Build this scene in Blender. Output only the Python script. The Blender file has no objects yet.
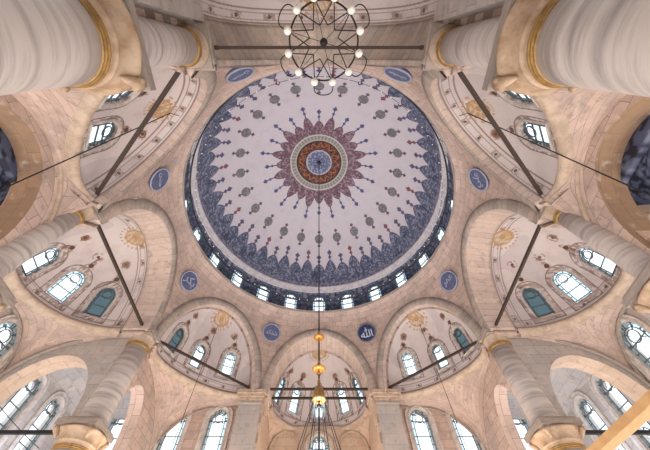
import bpy, math, random
import numpy as np
from mathutils import Matrix, Vector

S = bpy.context.scene
COL = S.collection
random.seed(7); RNG = np.random.default_rng(7)
PI = math.pi
EYE = 1.6                      # camera height; all h values below are heights above the eye
CY = 8.94                      # dome centre ahead of the camera

# ------------------------------------------------------------------ camera, world, exposure
cam_d = bpy.data.cameras.new('camera'); cam = bpy.data.objects.new('camera', cam_d); COL.objects.link(cam)
cam_d.sensor_width = 36; cam_d.lens = 36 * 288 / 650; cam_d.shift_x = 6 / 650
cam_d.clip_start = .05; cam_d.clip_end = 300
cam.matrix_world = Matrix(((1, 0, 0, 0), (0, -.8660254, -.5, 0), (0, .5, -.8660254, EYE), (0, 0, 0, 1)))
S.camera = cam
S.view_settings.view_transform = 'Standard'; S.view_settings.look = 'None'
S.view_settings.gamma = 1; S.view_settings.use_curve_mapping = False
S.view_settings.exposure = 0.38
try: S.cycles.use_denoising = True
except Exception: pass

def lin(c):
    c = np.asarray(c, float) / 255.
    return np.where(c <= .04045, c / 12.92, ((c + .055) / 1.055) ** 2.4)
def rgba(c): return (*[float(v) for v in lin(c)], 1.0)

W = bpy.data.worlds.new('sky_and_fill'); S.world = W; W.use_nodes = True
nt = W.node_tree; nt.nodes.clear()
tc = nt.nodes.new('ShaderNodeTexCoord'); sp = nt.nodes.new('ShaderNodeSeparateXYZ')
rmp = nt.nodes.new('ShaderNodeValToRGB'); bg = nt.nodes.new('ShaderNodeBackground'); wo = nt.nodes.new('ShaderNodeOutputWorld')
mp = nt.nodes.new('ShaderNodeMapRange'); mp.inputs[1].default_value = -1; mp.inputs[2].default_value = 1
nt.links.new(tc.outputs['Generated'], sp.inputs[0]); nt.links.new(sp.outputs['Z'], mp.inputs[0])
nt.links.new(mp.outputs[0], rmp.inputs[0]); nt.links.new(rmp.outputs[0], bg.inputs[0]); nt.links.new(bg.outputs[0], wo.inputs[0])
e = rmp.color_ramp.elements
e[0].position = .0; e[0].color = (1.0, .93, .90, 1)  # warm lower half is added fill, coming up where no floor is built
e[1].position = 1.0; e[1].color = (.78, .90, 1.0, 1)
a = e.new(.47); a.color = (1.0, .94, .91, 1)
a = e.new(.53); a.color = (.88, .95, 1.0, 1)
bg.inputs[1].default_value = 1.72

def lamp(name, loc, power, color, radius=.25):
    l = bpy.data.lights.new(name, 'POINT'); l.energy = power; l.color = color; l.shadow_soft_size = radius
    o = bpy.data.objects.new(name, l); COL.objects.link(o); o.location = loc; return o
WARM = (1.0, .82, .68); COOL = (.55, .75, 1.0)
for sx in (-1, 1):
    lamp('warm_fill', (sx * 6.6, 14.2, 5.2), 230, (1.0, .72, .48))  # warm points in this loop are added fill, without fittings
    lamp('daylight_fill', (sx * 6.0, -3.2, 9.0), 80, COOL, .5)  # cool points in this loop are added, standing in for daylight
    lamp('warm_fill', (sx * 12.2, 9.0, 5.5), 120, (1.0, .74, .52))
    lamp('warm_fill', (sx * 6.6, 2.2, 4.6), 130, WARM)
    lamp('warm_fill', (sx * 11.6, 2.4, 7.0), 70, WARM)
    lamp('daylight_fill', (sx * 12.2, 15.8, 7.6), 130, COOL, .5)
lamp('apse_fill', (0, 19.5, 7.0), 90, WARM)  # added warm fill inside the niche, no fitting built
up = bpy.data.lights.new('dome_fill_spot', 'SPOT'); up.energy = 6000; up.color = (.93, .95, 1.0); up.spot_size = math.radians(66); up.spot_blend = .35; up.shadow_soft_size = .9  # added upward spot that brightens the dome, no fixture built
uo = bpy.data.objects.new('dome_fill_spot', up); COL.objects.link(uo); uo.location = (0, CY, 2.6); uo.rotation_euler = (PI, 0, 0)

# ------------------------------------------------------------------ materials
MATS = {}
def node_mat(name):
    m = bpy.data.materials.new(name); m.use_nodes = True
    n = m.node_tree.nodes; return m, n, m.node_tree.links, n['Principled BSDF']
def noise_mix(n, l, base_socket, c2, scale, lo=.42, hi=.62, fac=1.0, coord='Object', detail=5, stretch=None):
    """mix base colour towards c2 where a noise is high"""
    t = n.new('ShaderNodeTexCoord'); nz = n.new('ShaderNodeTexNoise'); nz.inputs['Scale'].default_value = scale
    nz.inputs['Detail'].default_value = detail; nz.inputs['Roughness'].default_value = .62
    src = t.outputs[coord]
    if stretch:
        mpn = n.new('ShaderNodeMapping'); mpn.inputs['Scale'].default_value = stretch
        l.new(src, mpn.inputs[0]); src = mpn.outputs[0]
    l.new(src, nz.inputs['Vector'])
    mr = n.new('ShaderNodeMapRange'); mr.inputs[1].default_value = lo; mr.inputs[2].default_value = hi
    mr.inputs[4].default_value = fac; l.new(nz.outputs[0], mr.inputs[0])
    mx = n.new('ShaderNodeMix'); mx.data_type = 'RGBA'; l.new(mr.outputs[0], mx.inputs[0])
    if isinstance(base_socket, tuple): mx.inputs[6].default_value = base_socket
    else: l.new(base_socket, mx.inputs[6])
    mx.inputs[7].default_value = rgba(c2)
    return mx.outputs[2]
def stone(name, c1, c2, c3, mortar, bw=.95, bh=.42, rough=.85, blotch=.75):
    m, n, l, b = node_mat(name)
    uv = n.new('ShaderNodeUVMap'); br = n.new('ShaderNodeTexBrick')
    br.inputs['Scale'].default_value = 1; br.inputs['Brick Width'].default_value = bw; br.inputs['Row Height'].default_value = bh
    br.inputs['Mortar Size'].default_value = .012; br.inputs['Mortar Smooth'].default_value = .3; br.inputs['Bias'].default_value = -.1
    br.inputs['Color1'].default_value = rgba(c1); br.inputs['Color2'].default_value = rgba(c2); br.inputs['Mortar'].default_value = rgba(mortar)
    l.new(uv.outputs[0], br.inputs['Vector'])
    s = noise_mix(n, l, br.outputs['Color'], c3, .9, .45, .68, blotch)
    s = noise_mix(n, l, s, (146, 132, 122), 3.2, .54, .74, .7)
    s = noise_mix(n, l, s, (128, 112, 104), 11., .6, .75, .5)
    s = noise_mix(n, l, s, (236, 222, 208), 2.3, .58, .75, .5)
    l.new(s, b.inputs['Base Color']); b.inputs['Roughness'].default_value = rough
    bp = n.new('ShaderNodeBump'); bp.inputs['Strength'].default_value = .35; bp.inputs['Distance'].default_value = .03
    l.new(br.outputs['Fac'], bp.inputs['Height']); bp.invert = True; l.new(bp.outputs[0], b.inputs['Normal'])
    MATS[name] = m; return m
def plain(name, c, rough=.6, metal=0., c2=None, scale=3., stretch=None, fac=.6, emit=None, lo=.42, hi=.62):
    m, n, l, b = node_mat(name)
    b.inputs['Base Color'].default_value = rgba(c); b.inputs['Roughness'].default_value = rough; b.inputs['Metallic'].default_value = metal
    if c2 is not None:
        l.new(noise_mix(n, l, rgba(c), c2, scale, lo, hi, fac, stretch=stretch), b.inputs['Base Color'])
    if emit:
        b.inputs['Emission Color'].default_value = rgba(c); b.inputs['Emission Strength'].default_value = emit
    MATS[name] = m; return m
def painted(name, fac=.25, c2=(150, 140, 145)):
    m, n, l, b = node_mat(name)
    at = n.new('ShaderNodeAttribute'); at.attribute_name = 'Col'
    s = noise_mix(n, l, at.outputs['Color'], c2, 1.1, .5, .75, fac)
    s = noise_mix(n, l, s, c2, 7, .6, .8, fac * .8)
    l.new(s, b.inputs['Base Color']); b.inputs['Roughness'].default_value = .7
    MATS[name] = m; return m
def glass(name, c, a=.82):
    """translucent leaded glass: daylight passes through it"""
    m, n, l, b = node_mat(name)
    tr = n.new('ShaderNodeBsdfTransparent'); mx = n.new('ShaderNodeMixShader'); o = n['Material Output']
    s = noise_mix(n, l, rgba(c), tuple(v * .93 for v in c), 2, .45, .6, .7)
    l.new(s, tr.inputs[0]); l.new(s, b.inputs['Base Color']); b.inputs['Roughness'].default_value = .15
    mx.inputs[0].default_value = a
    l.new(b.outputs[0], mx.inputs[1]); l.new(tr.outputs[0], mx.inputs[2]); l.new(mx.outputs[0], o.inputs['Surface'])
    MATS[name] = m; return m
stone('stone', (214, 190, 177), (194, 171, 159), (160, 146, 138), (150, 132, 120), blotch=.55)
stone('stone_warm', (218, 194, 172), (204, 180, 158), (200, 172, 146), (174, 150, 130), 1.1, .5)
stone('stone_grey', (190, 184, 180), (176, 170, 168), (198, 186, 176), (150, 144, 142), .8, .5)
stone('stone_voussoir', (182, 170, 160), (156, 147, 142), (200, 182, 164), (128, 116, 108), .36, 2.4)
stone('stone_soffit', (216, 198, 187), (192, 174, 164), (216, 194, 180), (156, 140, 128), .36, 1.6)
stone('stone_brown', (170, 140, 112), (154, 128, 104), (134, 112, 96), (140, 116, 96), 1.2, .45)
plain('marble', (212, 204, 198), .4, c2=(144, 138, 138), scale=1.6, stretch=(.35, .35, 4.2), fac=.8, lo=.45, hi=.7)
plain('marble_tan', (200, 176, 150), .45, c2=(154, 122, 92), scale=2.2, fac=.8)
plain('marble_pale', (206, 186, 166), .5, c2=(170, 148, 128), scale=3., fac=.7)
plain('marble_slab', (168, 156, 146), .5, c2=(140, 130, 124), scale=2.5, stretch=(1, 1, 5), fac=.8)
plain('gold', (176, 140, 84), .35, .35, c2=(120, 90, 48), scale=6)
plain('brass', (214, 150, 70), .3, .6, c2=(150, 96, 40), scale=8)
plain('carpet', (96, 40, 36), .9, c2=(70, 28, 30), scale=3)
plain('iron', (40, 30, 26), .6, .2, c2=(34, 26, 24), scale=5)
plain('rod_wood', (70, 56, 48), .7, c2=(52, 40, 34), scale=5, stretch=(3, 3, 3))
plain('black', (24, 24, 28), .5)
plain('lead', (82, 94, 98), .6, c2=(104, 112, 114), scale=6)
plain('white_trim', (206, 200, 202), .6, c2=(160, 154, 160), scale=4)
plain('window_stone', (214, 206, 200), .7, c2=(168, 158, 152), scale=4)
plain('navy', (30, 44, 84), .4, c2=(60, 76, 124), scale=4)
plain('slate_blue', (84, 94, 130), .5, c2=(120, 122, 146), scale=7)
plain('script', (205, 212, 230), .5)
plain('script_dim', (166, 176, 204), .5)
plain('bulb', (250, 246, 236), .3, emit=.03)
plain('wood', (212, 172, 122), .5, c2=(190, 146, 96), scale=3, stretch=(4, 1, 1))
glass('glass_white', (240, 246, 250)); glass('glass_teal', (150, 196, 206)); glass('glass_dark', (70, 86, 90), .6); glass('glass_dim', (76, 92, 96), .7); glass('glass_border', (190, 214, 222))
painted('dome_paint', .18, (150, 140, 158)); painted('plaster_paint', .34, (160, 146, 142)); painted('slate_paint', .2, (40, 46, 60))

# ------------------------------------------------------------------ mesh helpers
WM = {}
def link(o, parent=None, world=None):
    COL.objects.link(o)
    world = world if world is not None else Matrix.Identity(4)
    if parent is not None:
        o.parent = parent; o.matrix_local = WM[parent.name].inverted() @ world
    else: o.matrix_world = world
    WM[o.name] = world
    return o
def tag(o, label=None, cat=None, group=None, kind=None):
    if label: o['label'] = label
    if cat: o['category'] = cat
    if group: o['group'] = group
    if kind: o['kind'] = kind
    return o
def empty(name, loc, label=None, cat=None, group=None, kind=None):
    o = bpy.data.objects.new(name, None); o.empty_display_size = .3
    link(o, None, Matrix.Translation(Vector(loc))); return tag(o, label, cat, group, kind)
def mesh_from(name, V, F, mat, uv=None, col=None, smooth=False):
    """V (n,3) world coords; F list or (m,4) array; uv/col per vertex"""
    me = bpy.data.meshes.new(name)
    V = np.asarray(V, np.float32)
    if isinstance(F, np.ndarray):
        m, k = F.shape
        me.vertices.add(len(V)); me.vertices.foreach_set('co', V.ravel())
        me.loops.add(m * k); me.loops.foreach_set('vertex_index', F.ravel().astype(np.int32))
        me.polygons.add(m); me.polygons.foreach_set('loop_start', np.arange(0, m * k, k, dtype=np.int32))
        me.polygons.foreach_set('loop_total', np.full(m, k, np.int32))
        me.update(calc_edges=True); me.validate()
    else:
        me.from_pydata([tuple(map(float, v)) for v in V], [], F); me.update()
    if uv is not None:
        L = me.uv_layers.new(name='UVMap'); idx = np.empty(len(me.loops), np.int32)
        me.loops.foreach_get('vertex_index', idx); L.data.foreach_set('uv', np.asarray(uv, np.float32)[idx].ravel())
    if col is not None:
        A = me.color_attributes.new('Col', 'FLOAT_COLOR', 'POINT')
        c = np.ones((len(V), 4), np.float32); c[:, :3] = col; A.data.foreach_set('color', c.ravel())
    if smooth: me.polygons.foreach_set('use_smooth', np.ones(len(me.polygons), bool))
    me.materials.append(MATS[mat] if isinstance(mat, str) else mat)
    return me
def world_obj(name, V, F, mat, parent=None, uv=None, col=None, smooth=False, thick=0., loc=None):
    """object whose mesh is given in world coordinates; origin moved to loc"""
    V = np.asarray(V, float)
    if loc is None: loc = V.mean(0) if parent is None else np.array(WM[parent.name].translation)
    o = bpy.data.objects.new(name, mesh_from(name, V - loc, F, mat, uv, col, smooth))
    link(o, parent, Matrix.Translation(Vector(loc)))
    if thick:
        md = o.modifiers.new('thickness', 'SOLIDIFY'); md.thickness = thick; md.offset = -1
    return o
def grid_faces(nu, nv, keep=None, wrap=False):
    i, j = np.meshgrid(np.arange(nu - (0 if wrap else 1)), np.arange(nv - 1), indexing='ij')
    i2 = (i + 1) % nu
    F = np.stack([i * nv + j, i2 * nv + j, i2 * nv + j + 1, i * nv + j + 1], -1).reshape(-1, 4)
    return F if keep is None else F[keep.ravel()]
def surf(name, P, mat, parent=None, inward=None, uv=None, col=None, keep=None, wrap=False, thick=.25, smooth=True, loc=None):
    """P (nu,nv,3) grid in world coordinates; normals are turned towards the point `inward`"""
    nu, nv = P.shape[:2]; F = grid_faces(nu, nv, keep, wrap); V = P.reshape(-1, 3)
    if inward is not None:
        q = F[::max(1, len(F) // 200)]
        n = np.cross(V[q[:, 2]] - V[q[:, 0]], V[q[:, 3]] - V[q[:, 1]]); d = np.asarray(inward) - V[q[:, 0]]
        if (n * d).sum() < 0: F = F[:, ::-1].copy()
    return world_obj(name, V, F, mat, parent, None if uv is None else uv.reshape(-1, 2), None if col is None else col.reshape(-1, 3), smooth, thick, loc)
def arc_uv(P):
    """metre based uv from a grid: u along the first index, v along the second"""
    du = np.linalg.norm(np.diff(P, axis=0), axis=2); dv = np.linalg.norm(np.diff(P, axis=1), axis=2)
    u = np.concatenate([np.zeros((1, P.shape[1])), np.cumsum(du, 0)]); v = np.concatenate([np.zeros((P.shape[0], 1)), np.cumsum(dv, 1)], 1)
    um = np.broadcast_to(u.mean(1, keepdims=True), u.shape)
    return np.stack([um, v], -1)
class MB:
    def __init__(s): s.v = []; s.f = []; s.uv = []
    def add(s, vs, fs):
        b = len(s.v); s.v += [tuple(map(float, v)) for v in vs]; s.f += [tuple(i + b for i in f) for f in fs]; return s
    def box(s, x0, x1, y0, y1, z0, z1):
        return s.add([(x0, y0, z0), (x1, y0, z0), (x1, y1, z0), (x0, y1, z0), (x0, y0, z1), (x1, y0, z1), (x1, y1, z1), (x0, y1, z1)],
                     [(3, 2, 1, 0), (4, 5, 6, 7), (0, 1, 5, 4), (1, 2, 6, 5), (2, 3, 7, 6), (3, 0, 4, 7)])
    def tube(s, pts, r, n=8, closed=False):
        pts = [Vector(p) for p in pts]; m = len(pts); rings = []
        up = None
        for i, p in enumerate(pts):
            a = pts[i - 1] if (i or closed) else p; b = pts[(i + 1) % m] if (i < m - 1 or closed) else p
            t = (b - a).normalized()
            ref = Vector((0, 0, 1)) if abs(t.z) < .9 else Vector((1, 0, 0))
            if up is None: up = (ref - t * ref.dot(t)).normalized()
            else: up = (up - t * up.dot(t)); up = up.normalized() if up.length > 1e-6 else (ref - t * ref.dot(t)).normalized()
            sd = t.cross(up); rr = r[i] if hasattr(r, '__len__') else r
            rings.append([p + (up * math.cos(2 * PI * k / n) + sd * math.sin(2 * PI * k / n)) * rr for k in range(n)])
        vs = [v for rg in rings for v in rg]; fs = []
        for i in range(m if closed else m - 1):
            for k in range(n):
                a = i * n + k; b = i * n + (k + 1) % n; c = ((i + 1) % m) * n + (k + 1) % n; d = ((i + 1) % m) * n + k
                fs.append((a, b, c, d))
        if not closed: fs += [tuple(range(n))[::-1], tuple(range((m - 1) * n, m * n))]
        return s.add(vs, fs)
    def lathe(s, prof, c=(0, 0), n=32, square=None):
        """prof [(r,z)] about a vertical axis; square(z index) -> 0 round .. 1 square"""
        vs = []
        for i, (r, z) in enumerate(prof):
            q = 0 if square is None else square[i]
            for k in range(n):
                a = 2 * PI * (k + .5) / n; ca, sa = math.cos(a), math.sin(a)
                sq = 1 / max(abs(ca), abs(sa)); f = r * (1 + (sq - 1) * q)
                vs.append((c[0] + ca * f, c[1] + sa * f, z))
        fs = []
        for i in range(len(prof) - 1):
            for k in range(n):
                fs.append((i * n + k, i * n + (k + 1) % n, (i + 1) * n + (k + 1) % n, (i + 1) * n + k))
        fs += [tuple(range(n))[::-1], tuple(range((len(prof) - 1) * n, len(prof) * n))]
        return s.add(vs, fs)
    def sphere(s, c, r, n=14, m=8, sz=1.):
        return s.lathe([(max(1e-4, r * math.sin(PI * i / m)), c[2] - r * sz * math.cos(PI * i / m)) for i in range(m + 1)], (c[0], c[1]), n)
    def build(s, name, mat, parent=None, loc=None, smooth=False, uvf=None):
        V = np.array(s.v); uv = None if uvf is None else uvf(V)
        return world_obj(name, V, s.f, mat, parent, uv, None, smooth, 0., loc)
def wuv(V):   # box-like metre uv for flat masonry
    return np.stack([V[:, 0] + V[:, 1], V[:, 2]], -1)
def vnoise(x, y, seed=0):
    """cheap value noise on arrays, 0..1"""
    xi = np.floor(x).astype(int); yi = np.floor(y).astype(int); fx = x - xi; fy = y - yi
    def h(i, j): 
        v = np.sin(i * 127.1 + j * 311.7 + seed * 74.7) * 43758.5453; return v - np.floor(v)
    fx = fx * fx * (3 - 2 * fx); fy = fy * fy * (3 - 2 * fy)
    return (h(xi, yi) * (1 - fx) + h(xi + 1, yi) * fx) * (1 - fy) + (h(xi, yi + 1) * (1 - fx) + h(xi + 1, yi + 1) * fx) * fy
def put(C, mask, c, amt=1.):
    c = lin(c); m = (np.asarray(mask, float) * amt)[..., None]; C[:] = C * (1 - m) + c * m

# ------------------------------------------------------------------ windows
def arch_outline(w, h, n=14, inset=0., point=.12):
    """closed outline: bottom left, up, over the arch, bottom right. origin at the centre of the w x h box"""
    w2 = w / 2 - inset; hb = -h / 2 + inset; ys = h / 2 - w / 2 * (1 + point)
    pts = [(-w2, hb)]
    for i in range(n + 1):
        a = PI - PI * i / n; pts.append((w2 * math.cos(a), ys + (w2 * (1 + point)) * math.sin(a) ** .92 if math.sin(a) > 0 else ys))
    pts.append((w2, hb)); return pts
def in_arch(x, y, w, h, grow=0., point=.12):
    w2 = w / 2 + grow; ys = h / 2 - w / 2 * (1 + point)
    return (np.abs(x) < w2) & (y > -h / 2 - grow) & ((y < ys) | ((x / w2) ** 2 + (np.maximum(y - ys, 0) / (w2 * (1 + point))) ** 2 < 1))
WCACHE = {}
def window_meshes(w, h, sw, depth, tint, rich, bar=.03, sm='window_stone'):
    key = (w, h, sw, depth, tint, rich, bar, sm)
    if key in WCACHE: return WCACHE[key]
    # surround: a moulded strip round the opening
    sec = [(-.02, -depth), (-.02, depth * .4), (.25 * sw, depth * .9), (.6 * sw, depth * .6), (sw, depth * .75), (sw, -depth * .6)]
    V = []; loops = [arch_outline(w, h, 14, -s) for s, z in sec]; n = len(loops[0])
    for (s, z), lp in zip(sec, loops): V += [(x, y, z) for x, y in lp]
    m = len(sec); F = []
    for i in range(m):
        for k in range(n):
            F.append((i * n + k, i * n + (k + 1) % n, ((i + 1) % m) * n + (k + 1) % n, ((i + 1) % m) * n + k))
    sur = mesh_from('window_surround', V, F, sm)
    # tracery
    mb = MB(); z0, z1 = -depth * .7, -depth * .7 + .05
    def barline(p, q, t=bar):
        p = Vector((p[0], p[1])); q = Vector((q[0], q[1])); d = q - p
        if d.length < 1e-5: return
        d.normalize(); nn = Vector((-d.y, d.x)) * t / 2; p = p - d * t * .3; q = q + d * t * .3
        a, b, c, e_ = p - nn, q - nn, q + nn, p + nn
        mb.add([(v.x, v.y, z) for z in (z0, z1) for v in (a, b, c, e_)], [(3, 2, 1, 0), (4, 5, 6, 7), (0, 1, 5, 4), (1, 2, 6, 5), (2, 3, 7, 6), (3, 0, 4, 7)])
    o1 = arch_outline(w, h, 14, .01); brd = w * (.17 if rich else .14); o2 = arch_outline(w, h, 14, brd)
    for o in (o1, o2):
        for k in range(len(o)): barline(o[k], o[(k + 1) % len(o)])
    for k in (1, 4, 7, 8, 11, 14, 15): barline(o1[k], o2[k])
    w2 = w / 2 - brd; ys = h / 2 - w / 2 * 1.12; yb = -h / 2 + brd
    nrow = 3 if rich else 2
    for r in range(nrow + 1):
        y = yb + (ys - w * .05 - yb) * r / nrow
        barline((-w2, y), (w2, y), bar * .9)
        for sx in (-1, 1):
            barline((sx * w2, y + .01), (sx * w / 2, y), bar * .8)
            if r < nrow: barline((sx * w2, y + (ys - yb) / nrow * .5), (sx * w / 2, y + (ys - yb) / nrow * .5), bar * .8)
    rc = w2 * .62; cc = (0, ys + w2 * .3); N = 14
    for k in range(N): barline((cc[0] + rc * math.cos(2 * PI * k / N), cc[1] + rc * math.sin(2 * PI * k / N)), (cc[0] + rc * math.cos(2 * PI * (k + 1) / N), cc[1] + rc * math.sin(2 * PI * (k + 1) / N)))
    if rich:
        for k in range(4):
            a = PI / 4 + PI / 2 * k
            barline((cc[0] + rc * math.cos(a), cc[1] + rc * math.sin(a)), (max(-w2, min(w2, cc[0] + rc * 1.9 * math.cos(a))), max(yb, cc[1] + rc * 1.6 * math.sin(a))))
        yl = yb + (ys - yb) / nrow
        for k in range(4):
            a = PI / 2 * k; b = a + PI / 2; r_ = w2 * .5; yc = yb + (yl - yb) * .5
            barline((r_ * math.cos(a), yc + r_ * math.sin(a)), (r_ * math.cos(b), yc + r_ * math.sin(b)))
    tra = mesh_from('tracery', mb.v, mb.f, 'lead')
    # glass: border strip and inner field
    zz = -depth * .7 + .02; k = len(o1)
    V = [(x, y, zz) for x, y in o1] + [(x, y, zz) for x, y in o2]
    brdm = mesh_from('border_pane', V, [(i, (i + 1) % k, k + (i + 1) % k, k + i) for i in range(k)], {'white': 'glass_border', 'teal': 'glass_teal', 'dark': 'glass_dark'}[tint])
    pan = mesh_from('pane', [(x, y, zz) for x, y in o2], [tuple(range(k))], {'white': 'glass_white', 'teal': 'glass_border', 'dark': 'glass_dim'}[tint])
    WCACHE[key] = (sur, tra, brdm, pan); return WCACHE[key]
def window(name, M, w, h, sw=.18, depth=.14, tint='white', rich=True, parent=None, bar=.03, sm='window_stone'):
    sur, tra, brdm, pan = window_meshes(w, h, sw, depth, tint, rich, bar, sm)
    o = link(bpy.data.objects.new(name, sur), parent, M)
    for nm, me in (('tracery', tra), ('border_pane', brdm), ('pane', pan)):
        c = bpy.data.objects.new(nm, me); link(c, o, M)
    return o
def frameM(P, T, U, N):
    M = Matrix.Identity(4)
    for i in range(3): M[i][0] = T[i]; M[i][1] = U[i]; M[i][2] = N[i]; M[i][3] = P[i]
    return M

# ------------------------------------------------------------------ side frames of the octagon
def side(k):
    a = PI / 4 * k; return np.array([math.cos(a), math.sin(a)]), np.array([-math.sin(a), math.cos(a)])
def G(k, lat, out, h):
    n, t = side(k); lat, out, h = np.broadcast_arrays(np.asarray(lat, float), np.asarray(out, float), np.asarray(h, float))
    return np.stack([n[0] * out + t[0] * lat, CY + n[1] * out + t[1] * lat, h + EYE], -1)
H0 = 10.1
RING_R, RING_H = 8.6, 16.5
EYEP = np.array([0, CY, 4.])

# ------------------------------------------------------------------ pendentives below the great dome
def pendentive():
    nu, nv = 481, 26
    phi = np.linspace(0, 2 * PI, nu)[:-1]; t = np.linspace(0, 1, nv)
    dlt = (phi + PI / 8) % (PI / 4) - PI / 8; lat = 8.8 * np.tan(dlt); rho0 = 8.8 / np.cos(dlt)
    z0 = H0 + 4.87 * np.sqrt(np.clip(1 - (np.abs(lat) / 3.645) ** 2, 0, 1))
    Z = z0[:, None] + (RING_H - z0)[:, None] * t[None]
    E = lambda z: 9.52 - .92 * np.clip((z - H0) / 6.3, 0, 1) ** 3
    R = E(Z) + (rho0 - E(z0))[:, None] * (1 - t[None])
    P = np.stack([R * np.cos(phi)[:, None], CY + R * np.sin(phi)[:, None], Z + EYE], -1)
    uv = np.stack([np.broadcast_to((phi * 9)[:, None], Z.shape), Z], -1)
    # last row: the rounded lip of the opening
    o = surf('ceiling', P, 'stone', None, EYEP, uv, wrap=True, thick=.3)
    tag(o, 'pale pinkish stone vault of eight curved triangles carrying the great dome', 'ceiling', kind='structure')
pendentive()

# ------------------------------------------------------------------ the great dome
DR, DH, DRISE = 9.04, 19.86, 8.04
def dome():
    root = empty('dome', (0, CY, RING_H + EYE), 'great painted central dome with dark red rosette and slate blue scalloped rim', 'dome')
    nu, nv = 1440, 250
    phi = np.linspace(0, 2 * PI, nu, endpoint=False)[:, None]; q = np.linspace(90, .3, nv)[None]
    phi, q = np.broadcast_arrays(phi, q)
    R = DR * np.sin(np.radians(q)); Z = DH + DRISE * np.cos(np.radians(q))
    P = np.stack([R * np.cos(phi), CY + R * np.sin(phi), Z + EYE], -1)
    C = np.empty(P.shape); C[:] = lin((206, 199, 204))
    X = R * np.cos(phi); Y = R * np.sin(phi)
    fine = vnoise(phi * R * 9, q * 1.4, 3); fine2 = vnoise(X * 9, Y * 9, 5)
    deg = np.degrees(phi) - 90                         # 0 at the mihrab side
    s24 = (deg / 15) % 1; idx24 = np.floor(deg / 15 + .5).astype(int) % 24; d24 = (s24 + .5) % 1 - .5      # -.5..+.5 around each axis
    d48 = (deg / 7.5 + .5) % 1 - .5; i48 = np.floor(deg / 7.5 + .5).astype(int) % 48
    arc = lambda d, width: np.abs(d) * np.radians(width) * R            # metres from the axis
    # outer lobes
    tall = (i48 % 2) == 1
    tip = np.where(tall, 67.5, 70.5); x = np.abs(d48) * 2
    edge = 76 - (76 - tip) * np.clip(1 - x ** 1.7, 0, 1) ** .8
    lobe = q > edge
    put(C, lobe, (82, 92, 114)); put(C, lobe & (fine > .62), (160, 160, 180), .7); put(C, lobe & (fine2 < .25), (52, 56, 82), .75)
    put(C, lobe & (q < edge + 1.0), (66, 74, 100), .85)
    put(C, (q > 86.5), (96, 96, 116)); put(C, (q > 86.5) & (fine > .5), (160, 156, 176), .6)
    # spears over the lobes
    stem = arc(d48, 7.5); lo = np.where(tall, 60.5, 64)
    put(C, (q < tip + .5) & (q > lo) & (stem < .05), (118, 86, 100))
    pink = np.where((i48 % 4 == 1)[..., None], lin((128, 78, 92)), lin((84, 80, 112)))
    for fr, s in ((.3, .19), (.8, .24)):
        qc = tip + (lo - tip) * fr; m = (stem + np.abs(q - qc) * .138 * .8) < s
        C[m] = pink[m]
    # grey roundels
    st = arc(d24, 15); dq = (q - 51.6) * .145
    m = (st / .42) ** 2 + (dq / .48) ** 2 < 1; put(C, m, (108, 104, 110)); put(C, m & (fine > .55), (150, 148, 152), .6)
    for s in (-1, 1):
        put(C, (st + np.abs(dq + s * .72) < .19), (96, 72, 86)); put(C, (st < .04) & (np.abs(dq + s * .52) < .14), (96, 72, 86))
    # central rosette of 24 petals
    even = (idx24 % 2) == 0; tipr = np.where(even, 27.2, 30.4); x = np.abs(d24) * 2
    er = 23.0 + (tipr - 23.0) * np.clip(1 - x ** 1.5, 0, 1) ** .85
    pet = q < er; put(C, pet, (112, 82, 94)); put(C, pet & (fine2 > .6), (176, 156, 166), .55); put(C, pet & (fine < .22), (72, 48, 64), .75)
    put(C, pet & (q > er - .7), (88, 62, 84), .8)
    lo2 = tipr + 6.5; put(C, (q > tipr - .3) & (q < lo2) & (st < .045), (76, 80, 124))
    for fr, s in ((.4, .15), (.92, .22)):
        qc = tipr + 6.5 * fr; put(C, (st + np.abs(q - qc) * .15 * .8) < s, (72, 78, 124))
    put(C, q < 18.0, (206, 198, 190)); put(C, q < 17.4, (132, 132, 128)); put(C, (q < 17.4) & (q > 14.6) & (np.abs(np.sin(phi * 24)) > .8), (176, 172, 164), .7)
    put(C, q < 14.8, (190, 178, 164)); put(C, q < 14.2, (40, 28, 30))
    put(C, q < 13.6, (88, 48, 40)); put(C, (q < 13.6) & (fine2 > .66), (164, 92, 56), .6); put(C, (q < 13.6) & (fine2 < .3), (48, 30, 30), .8)
    put(C, (q < 13.6) & (np.abs(q - 11.2 - 1.1 * np.sin(phi * 16)) < .35), (200, 140, 90), .5)
    put(C, q < 7.9, (180, 182, 200)); put(C, q < 7.4, (96, 102, 130)); put(C, (q < 7.4) & (fine2 > .6), (170, 174, 194), .7)
    star = q < 3.2 + 1.6 * np.cos(phi * 8); put(C, star, (84, 92, 130), .8); put(C, q < 1.3, (24, 22, 30))
    surf('painted_shell', P, 'dome_paint', root, EYEP, None, C, wrap=True, thick=.3)
    # white cornice
    prof = [(9.34, 19.36), (9.26, 19.36), (9.2, 19.44), (9.2, 19.52), (9.1, 19.58), (9.08, 19.74), (9.02, 19.78), (9.02, 19.9), (9.3, 20.0)]
    a = np.linspace(0, 2 * PI, 240, endpoint=False)
    P = np.array([[(r * math.cos(p), CY + r * math.sin(p), z + EYE) for r, z in prof] for p in a])
    surf('cornice', P, 'white_trim', root, EYEP, wrap=True, thick=0, smooth=False)
    # drum with window openings
    nu, nv = 1440, 64
    a = np.linspace(0, 2 * PI, nu, endpoint=False)[:, None]; z = np.linspace(RING_H, 19.45, nv)[None]; a, z = np.broadcast_arrays(a, z)
    P = np.stack([9.32 * np.cos(a), CY + 9.32 * np.sin(a), z + EYE], -1)
    d = ((np.degrees(a) - 90) / 15 + .5) % 1 - .5; xx = d * np.radians(15) * 9.32; yy = z - 18.05
    C = np.empty(P.shape); C[:] = lin((70, 80, 104)); f = vnoise(a * 70, z * 8, 9)
    put(C, f > .6, (120, 130, 152), .6); put(C, f < .25, (36, 42, 60), .7)
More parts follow.
